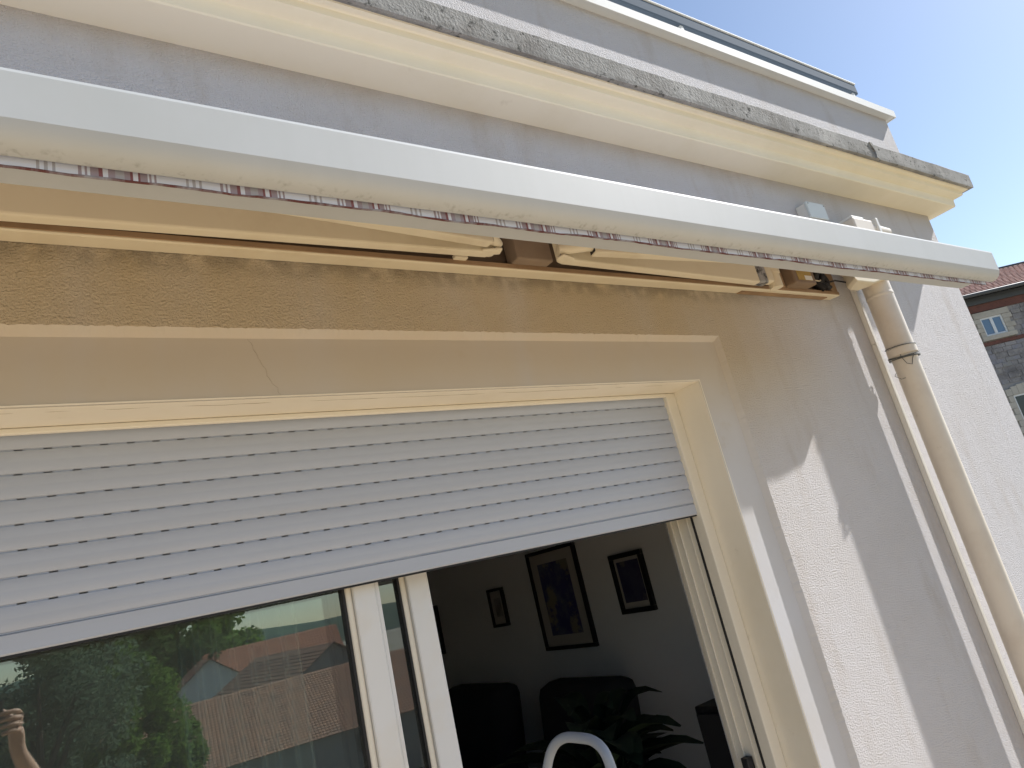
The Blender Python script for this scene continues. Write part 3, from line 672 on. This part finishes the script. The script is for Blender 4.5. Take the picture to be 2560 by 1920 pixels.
# house plant
pl = thing('potted_plant', 'leafy dark green house plant silhouetted in the dark room', 'plant', (1.72, .85, 0))
tube('pot', [(1.72, .85, .50), (1.72, .85, .53), (1.72, .85, .76), (1.72, .85, .80)], [.10, .115, .15, .155], 'pot', pl, 24)
tube('soil', [(1.72, .85, .801), (1.72, .85, .805)], .14, 'soil', pl, 20)
box('plant_stand', 1.57, 1.87, .70, 1.0, 0, .499, 'pic_frame', pl, .01)
rg = random.Random(5)
for i in range(42):
    a = rg.uniform(0, 6.283); L = rg.uniform(.20, .36); sp = rg.uniform(.10, .55); h = rg.uniform(.10, .36)
    d = Vector((math.cos(a), math.sin(a), 0)); s = Vector((-d.y, d.x, 0)); base = Vector((1.72, .85, .81))+d*rg.uniform(0, .06)
    P = []; 
    for j in range(9):
        t = j/8; P.append(base+d*(sp*.35*t+sp*.8*max(0, t-.4)**1.2)+Vector((0, 0, h*math.sin(min(t*1.9, 2.4)))))
    vs = []; fs = []
    for j, p in enumerate(P):
        t = j/8; wd = .004 if t < .38 else .055*math.sin(math.pi*min(1, (t-.36)/.66))**.8+.001
        vs += [p-s*wd+Vector((0, 0, wd*.35)), p, p+s*wd+Vector((0, 0, wd*.35))]
    for j in range(8): k = 3*j; fs += [(k, k+1, k+4, k+3), (k+1, k+2, k+5, k+4)]
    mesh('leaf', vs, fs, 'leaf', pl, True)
settle(pl)
sp_ = thing('loudspeaker', 'black floor standing speaker just inside the open window leaf', 'speaker', (2.33, .72, 0))
box('cabinet', 2.22, 2.45, .62, .83, .02, ZC-.635, 'black', sp_, .006); box('grille', 2.205, 2.2195, .635, .815, .2, ZC-.66, 'fabric', sp_, .003); box('plinth', 2.21, 2.46, .61, .84, 0, .0195, 'black', sp_, .003)
settle(sp_)

# step ladder just outside the opening, seen side on
ld = thing('step_ladder', 'aluminium step ladder with rounded top hoop in front of the opening', 'ladder', (.95, -.12, 0))
kx = 1.2
def LP(x, d, z): return Vector((x*kx, -DW+d*kx, ZC+z*kx))
d0 = 1.42
def LH(dd, z): return Vector((.683*d0, -DW+dd*d0, ZC+z*d0))
hoop = [LH(1.125, -.80), LH(1.12, -.46), LH(1.088, -.335), LH(1.062, -.287), LH(1.034, -.2585), LH(1.0, -.2445), LH(.96, -.2427), LH(.927, -.2455), LH(.906, -.259), LH(.898, -.287), LH(.893, -.335), LH(.885, -.46), LH(.88, -.80)]
def cr(P, n=6):
    out = []
    for i in range(len(P)-1):
        a, b, c, d = P[max(i-1, 0)], P[i], P[i+1], P[min(i+2, len(P)-1)]
        for k in range(n):
            t = k/n; out.append(.5*((2*b)+(c-a)*t+(2*a-5*b+4*c-d)*t*t+(3*b-a-3*c+d)*t**3))
    return out+[P[-1]]
tube('hoop', cr(hoop), .0110, 'ladder', ld, 14)
y0, y1 = hoop[0].y, hoop[-1].y; xl = hoop[0].x; zl = hoop[0].z
for y in (y0, y1):
    beam('leg', (xl, y, zl+.02), (xl+.24, y, .0), .022, .045, 'ladder', ld, .003)
    beam('rear_leg', (xl-.02, y, zl-.02), (xl-.42, y, .0), .022, .032, 'ladder', ld, .003)
for i in range(3):
    z = zl*(.24+.26*i); x = xl+.24*(1-z/zl); box('tread', x-.05, x+.05, min(y0, y1)+.012, max(y0, y1)-.012, z-.012, z+.012, 'ladder', ld, .003)
box('top_tray', xl-.10, xl+.05, min(y0, y1)+.013, max(y0, y1)-.013, zl-.03, zl-.005, 'ladder', ld, .004)
settle(ld)

# ------------------------------------------------------------------ neighbouring stone house (25 m off)
e1 = Vector((math.cos(YAW), -math.sin(YAW), 0)); nn = Vector((math.sin(YAW), math.cos(YAW), 0)); CP = Vector((0, -DW, ZC))
def FB(uu, z, out=0.): return CP+e1*uu+nn*(25.-out)+Vector((0, 0, z))
sh_ = thing('stone_house', 'grey stone house with red tiled roof and brick bands beyond the wall corner', 'house', FB(18, -10.6))
def fbm(name, boxes, m, parent):
    bm = bmesh.new()
    for (a, b, z0, z1, o0, o1) in boxes:
        vs = [bm.verts.new(FB(x, z, o)) for x in (a, b) for z in (z0, z1) for o in (o0, o1)]
        for q in ((0, 1, 3, 2), (4, 6, 7, 5), (0, 4, 5, 1), (2, 3, 7, 6), (0, 2, 6, 4), (1, 5, 7, 3)): bm.faces.new([vs[i] for i in q])
    return frombm(name, bm, m, parent)
U0, U1 = 8.5, 26.0
wins = [(17.07, 17.88, 4.57, 5.27), (17.07, 18.2, .3, 2.32), (21.6, 22.4, 4.57, 5.27), (21.6, 22.75, .3, 2.32), (12.6, 13.4, 4.57, 5.27), (12.6, 13.75, .3, 2.32)]
fbm('wall_core', [(U0, U1, -10.6, 6.0, -8, -.001)], 'mortar', sh_)
fbm('brick_band', [(U0, U1, 5.52, 5.80, 0, .05)], 'brick', sh_)
fbm('brick_band', [(U0, U1, 4.24, 4.37, 0, .05)], 'brick', sh_)
fbm('eave_board', [(U0, U1, 5.802, 6.10, 0, .12)], 'gutter', sh_)
# stones
rs = random.Random(11); rest = []; single = 0
def blocked(a, b, z0, z1):
    for (x0, x1, y0, y1) in wins:
        if a < x1+.36 and b > x0-.30 and z0 < y1+.28 and z1 > y0-.2: return True
    return False
z = -3.4
while z < 5.5:
    h = rs.uniform(.15, .24)
    if z < 4.24 < z+h+.02: h = 4.235-z
    if 4.2 < z < 4.37: z = 4.375; continue
    if z+h > 5.515: h = 5.515-z
    if h < .05: z += max(h, 0)+.012; continue
    x = U0+rs.uniform(0, .3)
    while x < U1-.3:
        wd = rs.uniform(.22, .55)
        if not blocked(x, x+wd, z, z+h):
            bx_ = (x, x+wd-.018, z, z+h-.014, -.03, rs.uniform(.008, .04))
            if 16.6 < x < 19.6 and z > .9 and single < 290:
                single += 1; fbm('stone', [bx_], rs.choice(['stone', 'stone', 'stoneb']), sh_)
            else: rest.append(bx_)
        x += wd
    z += h
stuff(fbm('stones', rest, 'stone', sh_))
for (a, b, z0, z1) in wins:
    # limestone surround of separate blocks
    for k in range(4 if z1-z0 < 1 else 9):
        n = 4 if z1-z0 < 1 else 9; za = z0+(z1-z0)*k/n; zb = z0+(z1-z0)*(k+1)/n-.008; ww = .34 if k % 2 else .22
        fbm('quoin', [(a-ww*.8, a-.002, za, zb, -.05, .085)], 'lime', sh_); fbm('quoin', [(b+.002, b+ww, za, zb, -.05, .085)], 'lime', sh_)
    fbm('sill', [(a-.2, b+.25, z0-.16, z0-.004, -.05, .12)], 'lime', sh_)
    if z1-z0 < 1: fbm('lintel', [(a-.2, b+.3, z1+.004, z1+.22, -.05, .09)], 'lime', sh_)
    else:
        n = 7
        for k in range(n):
            xa = a-.2+(b-a+.4)*k/n; xb = a-.2+(b-a+.4)*(k+1)/n-.01; t = (k+.5)/n*2-1; hh = .36-.16*t*t
            fbm('voussoir', [(xa, xb, z1+.004, z1+hh, -.05, .09)], 'lime', sh_)
    wn = fbm('window', [(a, a+.06, z0, z1, .0, .045), (b-.06, b, z0, z1, .0, .045), (a+.061, b-.061, z1-.06, z1, .0, .045), (a+.061, b-.061, z0, z0+.06, .0, .045), ((a+b)/2-.05, (a+b)/2+.05, z0+.061, z1-.061, .0, .05)], 'pvc', sh_)
    fbm('pane', [(a+.0605, (a+b)/2-.0505, z0+.0605, z1-.0605, .01, .02)], 'skypane' if z1-z0 < 1 else 'winglass', wn); fbm('pane', [((a+b)/2+.0505, b-.0605, z0+.0605, z1-.0605, .01, .02)], 'skypane' if z1-z0 < 1 else 'winglass', wn)
def tiles(name, org, eu, ev, nu, nv, pu, pv, m, parent, lift=.05):
    """rows of half-round clay tiles: eu along the eave, ev up the slope"""
    nrm = eu.cross(ev).normalized(); bm = bmesh.new(); sg = 4
    if nrm.z < 0: nrm = -nrm
    for j in range(nv):
        for i in range(nu):
            A = []; B = []
            jx = random.uniform(-.01, .01)
            for k in range(sg+1):
                a = math.pi*k/sg; uo = (i+.5)*pu+jx-math.cos(a)*pu*.5; ho = math.sin(a)*lift
                A.append(bm.verts.new(org+eu*uo+ev*(j*pv)+nrm*(ho+.035))); B.append(bm.verts.new(org+eu*uo+ev*((j+1)*pv+.03)+nrm*(ho*.85+.005)))
            for k in range(sg): bm.faces.new((A[k], A[k+1], B[k+1], B[k]))
            bm.faces.new(A)
    me = bpy.data.meshes.new(name); bm.to_mesh(me); bm.free(); me.materials.append(M_[m])
    return stuff(link(bpy.data.objects.new(name, me), parent))
ev = (nn*math.cos(R(24))+Vector((0, 0, math.sin(R(24))))).normalized()
org = FB(U0-.3, 6.02, .45)
tiles('roof_tiles', org, e1, ev, 82, 15, .22, .33, 'tile3', sh_)
mesh('roof_deck', [org-nn*.0-Vector((0, 0, .03)), org+e1*18.1-Vector((0, 0, .03)), org+e1*18.1+ev*5-Vector((0, 0, .03)), org+ev*5-Vector((0, 0, .03)), org+ev*5+nn*4-Vector((0, 0, 2)), org+e1*18.1+ev*5+nn*4-Vector((0, 0, 2))], [(0, 1, 2, 3), (3, 2, 5, 4)], 'gutter', sh_)
beam('ridge', org+ev*4.97+Vector((0, 0, .05)), org+e1*18.1+ev*4.97+Vector((0, 0, .05)), .2, .12, 'gutter', sh_, .03)
tube('gutter', [FB(U0-.3, 6.08, .52), FB(U1+.3, 6.08, .52)], .075, 'gutter', sh_, 12)
settle(sh_)

# ------------------------------------------------------------------ the view behind the photographer (seen in the panes)
def house2(name, label, cx, cy, rot, wdt, dep, zg, ze, zr, wallm, tilem, pu=.30, pv=.42, group=None):
    """gabled house, ridge along local x"""
    h = thing(name, label, 'house', (cx, cy, zg), group); h.rotation_euler.z = rot
    a, b = wdt/2, dep/2; H = ze-zg; T = zr-zg
    mesh('wall', [(-a, -b, 0), (a, -b, 0), (a, b, 0), (-a, b, 0), (-a, -b, H), (a, -b, H), (a, b, H), (-a, b, H), (-a, 0, T), (a, 0, T)],
         [(0, 1, 5, 4), (2, 3, 7, 6), (1, 2, 6, 9, 5), (3, 0, 4, 8, 7)], wallm, h)
    for s in (1, -1):
        ov = .5; top = Vector((0, 0, T+.12)); eav = Vector((0, s*b, H+.12)); d = (top-eav); L = d.length; d.normalize()
        o = Vector((-a-ov, s*b, H+.12))-d*ov
        mesh('roof', [o, o+Vector((wdt+2*ov, 0, 0)), o+Vector((wdt+2*ov, 0, 0))+d*(L+ov), o+d*(L+ov)], [(0, 1, 2, 3)], tilem, h)
        if s == 1: tiles('roof_tiles', o, Vector((1, 0, 0)), d, int((wdt+2*ov)/pu), int((L+ov)/pv), pu, pv, tilem, h, .028)
    for k in range(3):
        x = -a*.6+k*a*.6; box('window', x-.45, x+.45, b-.02, b+.04, H*.55, H*.55+1.2, 'winglass', h)
    box('window', a-.02, a+.04, -.5, .5, H*.55, H*.55+1.2, 'winglass', h); box('window', -a-.04, -a+.02, -.5, .5, H*.55, H*.55+1.2, 'winglass', h)
    return h
house2('tiled_barn', 'long low barn under brown clay tiles below the terrace', 20, -58, R(8), 34, 16, -9, -5.2, -1.5, 'wallg', 'tile2', .24, .34)
house2('gabled_barn', 'dark gabled barn with tan roof behind the long barn', 24.5, -84, R(82), 20, 10.5, -9, -3.0, .05, 'wallg', 'tile2', .5, .6)
house2('red_roofed_house', 'pale house with bright red roof among the trees', 31, -121, R(8), 22, 13, -9, -3.6, 1.9, 'wallw', 'tile', .5, .6)
house2('white_gabled_house', 'white gable ended house with red roof beside the trees', 20.5, -113, R(95), 14, 8.0, -9, -1.8, 1.2, 'wallw', 'tile', .5, .6)
def tree(name, label, x, y, zg, ztop, cr_, m, n, seed, lsz=.22, low=.25, group='trees behind the terrace'):
    rt = random.Random(seed); t = thing(name, label, 'tree', (x, y, zg), group); H = ztop-zg
    bm = bmesh.new(); tubebm(bm, [(0, 0, 0), (.1, 0, H*.3), (-.05, .1, H*.6), (0, 0, H*.9)], [H*.03, H*.022, H*.014, .03], 8)
    cl = []
    for i in range(46):
        zz = rt.uniform(low, .97); pr = math.sin(math.pi*min(1, (zz-low*.6)/(1.05-low*.6)))**.6
        a = rt.uniform(0, 6.28); rr = cr_*pr*rt.uniform(.25, .9); c = Vector((math.cos(a)*rr, math.sin(a)*rr, zz*H)); cl.append((c, cr_*rt.uniform(.22, .40)))
        if i % 3 == 0: tubebm(bm, [(0, 0, max(.1, zz*.75)*H), c*.55+Vector((0, 0, zz*H*.42)), c], [H*.009, H*.006, .02], 5)
    frombm('trunk', bm, 'bark', t)
    vs = []; fs = []
    for i in range(n):
        c, R_ = rt.choice(cl); d = Vector((rt.gauss(0, 1), rt.gauss(0, 1), rt.gauss(0, 1))).normalized()*R_*rt.uniform(.5, 1.05)
        p = c+d; a = Vector((rt.gauss(0, 1), rt.gauss(0, 1), rt.gauss(0, .6))).normalized(); b = a.orthogonal().normalized(); s = lsz*rt.uniform(.6, 1.3)
        k = len(vs); vs += [p-a*s, p+b*s*.5, p+a*s, p-b*s*.5]; fs.append((k, k+1, k+2, k+3))
    stuff(mesh('crown', vs, fs, m, t)); return t
tree('olive_tree', 'large silver green tree nearest the terrace', .2, -26, -9, 3.3, 3.3, 'leafA', 60000, 1, .085, .2)
tree('ash_tree', 'tall bright green tree right of the silver one', 2.9, -37, -9, 5.9, 2.7, 'leafB', 45000, 2, .11, .15)
tree('ash_tree', 'yellow green shrubby tree by the white gable', 7.0, -50, -9, -1.2, 2.0, 'leafB', 14000, 3, .13, .1)
tree('oak_tree', 'dark tree far left behind the silver one', -6, -40, -9, 6.5, 4.5, 'leafC', 16000, 4, .22, .15)
tree('oak_tree', 'dark round tree between the two green ones', 3.2, -66, -9, 8.6, 6.5, 'leafC', 16000, 5, .3, .1)
tree('oak_tree', 'dark tree behind the white gabled house', 17, -126, -9, 10.5, 8.5, 'leafC', 15000, 6, .45, .1)
tree('oak_tree', 'rounded green tree behind the red roof', 27, -140, -9, 9.0, 8.5, 'leafB', 15000, 7, .5, .1)
tree('oak_tree', 'dark green tree at the far left of the view', -14, -60, -9, 8, 6.5, 'leafC', 12000, 8, .3, .1)
def hill():
    vs = []; fs = []; n = 90
    for i in range(n+1):
        a = -math.pi+math.pi*i/n; R1, R2, R3 = 520, 760, 1000
        h = 14+10*noise.noise(Vector((a*3, 1, 2)))+4*noise.noise(Vector((a*14, 4, 2)))+1.2*noise.noise(Vector((a*90, 4, 2)))
        for rr, hh in ((R1, -9.5), ((R1+R2)/2, h*.6), (R2, h), (R3, -9.5)): vs.append((math.cos(a)*rr, math.sin(a)*rr, hh))
    for i in range(n):
        for k in range(3): b = i*4+k; fs.append((b, b+4, b+5, b+1))
    return struct(mesh('hill', vs, fs, 'hill', None, True))
hill()

# ------------------------------------------------------------------ the photographer, whose raised hand shows in the pane
def skin(name, V, E, m, parent, sub=2):
    me = bpy.data.meshes.new(name); me.from_pydata([v[:3] for v in V], E, []); me.update()
    o = link(bpy.data.objects.new(name, me), parent); o.modifiers.new('skin', 'SKIN')
    for i, v in enumerate(V):
        sv = me.skin_vertices[0].data[i]; a = v[3]; b = v[4] if len(v) > 4 else a; sv.radius = (a, b); sv.use_root = (i == 0)
    sb = o.modifiers.new('sub', 'SUBSURF'); sb.levels = sub; sb.render_levels = sub; o.modifiers['skin'].use_smooth_shade = True
    me.materials.append(M_[m]); return o
pe = thing('person', 'photographer in navy shirt holding up a phone, reflected in the pane', 'person', (-.50, -1.98, 0))
bx0, by0 = -.50, -1.98
V = [(bx0, by0, .92, .15, .11), (bx0, by0, 1.12, .14, .10), (bx0, by0, 1.30, .16, .11), (bx0, by0, 1.42, .10, .08), (bx0, by0, 1.50, .055, .055), (bx0, by0+.02, 1.58, .075, .09), (bx0, by0+.02, 1.68, .078, .095), (bx0, by0+.01, 1.74, .05, .06),
     (bx0+.18, by0+.02, 1.38, .062), (-.10, -1.82, 1.24, .046), (.03, -1.74, 1.20, .042), (.0, -1.62, 1.36, .037), (-.045, -1.535, 1.475, .026), (-.052, -1.518, 1.545, .030, .016), (-.042, -1.515, 1.59, .032, .014),
     (bx0-.18, by0, 1.38, .062), (bx0-.24, by0, 1.12, .044), (bx0-.25, by0+.05, .88, .030), (bx0-.25, by0+.07, .80, .035, .018),
     (bx0+.10, by0, .84, .09), (bx0+.11, by0, .48, .060), (bx0+.11, by0-.01, .10, .042), (bx0+.11, by0+.12, .04, .040, .03),
     (bx0-.10, by0, .84, .09), (bx0-.11, by0, .48, .060), (bx0-.11, by0-.01, .10, .042), (bx0-.11, by0+.12, .04, .040, .03)]
E = [(0, 1), (1, 2), (2, 3), (3, 4), (4, 5), (5, 6), (6, 7), (3, 8), (8, 9), (9, 10), (10, 11), (11, 12), (12, 13), (13, 14), (3, 15), (15, 16), (16, 17), (17, 18), (0, 19), (19, 20), (20, 21), (21, 22), (0, 23), (23, 24), (24, 25), (25, 26)]
for k, (z, L) in enumerate(((1.616, .92), (1.594, 1.0), (1.571, .97), (1.549, .82))):
    b = len(V); V += [(-.036, -1.506, z, .0095), (-.052, -1.490, z+.004, .0092), (-.052-.026*L, -1.484, z+.004, .0085), (-.052-.050*L, -1.490, z+.001, .0075)]
    E += [(14 if z > 1.58 else 13, b), (b, b+1), (b+1, b+2), (b+2, b+3)]
b = len(V); V += [(-.062, -1.528, 1.60, .012), (-.085, -1.532, 1.625, .010), (-.105, -1.530, 1.64, .008)]; E += [(13, b), (b, b+1), (b+1, b+2)]
body = skin('body', V, E, 'skin', pe)
VS = [(v[0], v[1], v[2], v[3]+.012, (v[4] if len(v) > 4 else v[3])+.012) for v in V]
idx = [0, 1, 2, 3, 8, 9, 15, 16]; mp = {i: k for k, i in enumerate(idx)}
skin('shirt', [VS[i] for i in idx], [(mp[a], mp[c]) for a, c in E if a in mp and c in mp], 'shirt', pe)
idx = [0, 19, 20, 21, 23, 24, 25]; mp = {i: k for k, i in enumerate(idx)}
skin('trousers', [VS[i] for i in idx], [(mp[a], mp[c]) for a, c in E if a in mp and c in mp], 'trousers', pe)
bm = bmesh.new(); bmesh.ops.create_uvsphere(bm, u_segments=20, v_segments=12, radius=1)
for v in bm.verts: v.co = Vector((bx0+v.co.x*.092, by0+.005+v.co.y*.108, 1.70+v.co.z*.095+.01*noise.noise(v.co*6)))
bmesh.ops.delete(bm, geom=[v for v in bm.verts if v.co.z < 1.66 and v.co.y > by0-.02], context='VERTS')
frombm('hair', bm, 'hair', body, True)
for sx in (-.032, .032):
    bm = bmesh.new(); bmesh.ops.create_uvsphere(bm, u_segments=10, v_segments=8, radius=.011)
    for v in bm.verts: v.co += Vector((bx0+sx, by0+.108, 1.645))
    frombm('eye', bm, 'pic_frame', body, True)
settle(pe)
ph = thing('phone', 'slim dark phone held up in the reflected hand', 'phone', (-.15, -1.505, 1.60))
box('case', -.225, -.085, -1.514, -1.506, 1.595, 1.668, 'black', ph, .003); box('screen', -.221, -.089, -1.5148, -1.5143, 1.599, 1.664, 'winglass', ph)
settle(ph)
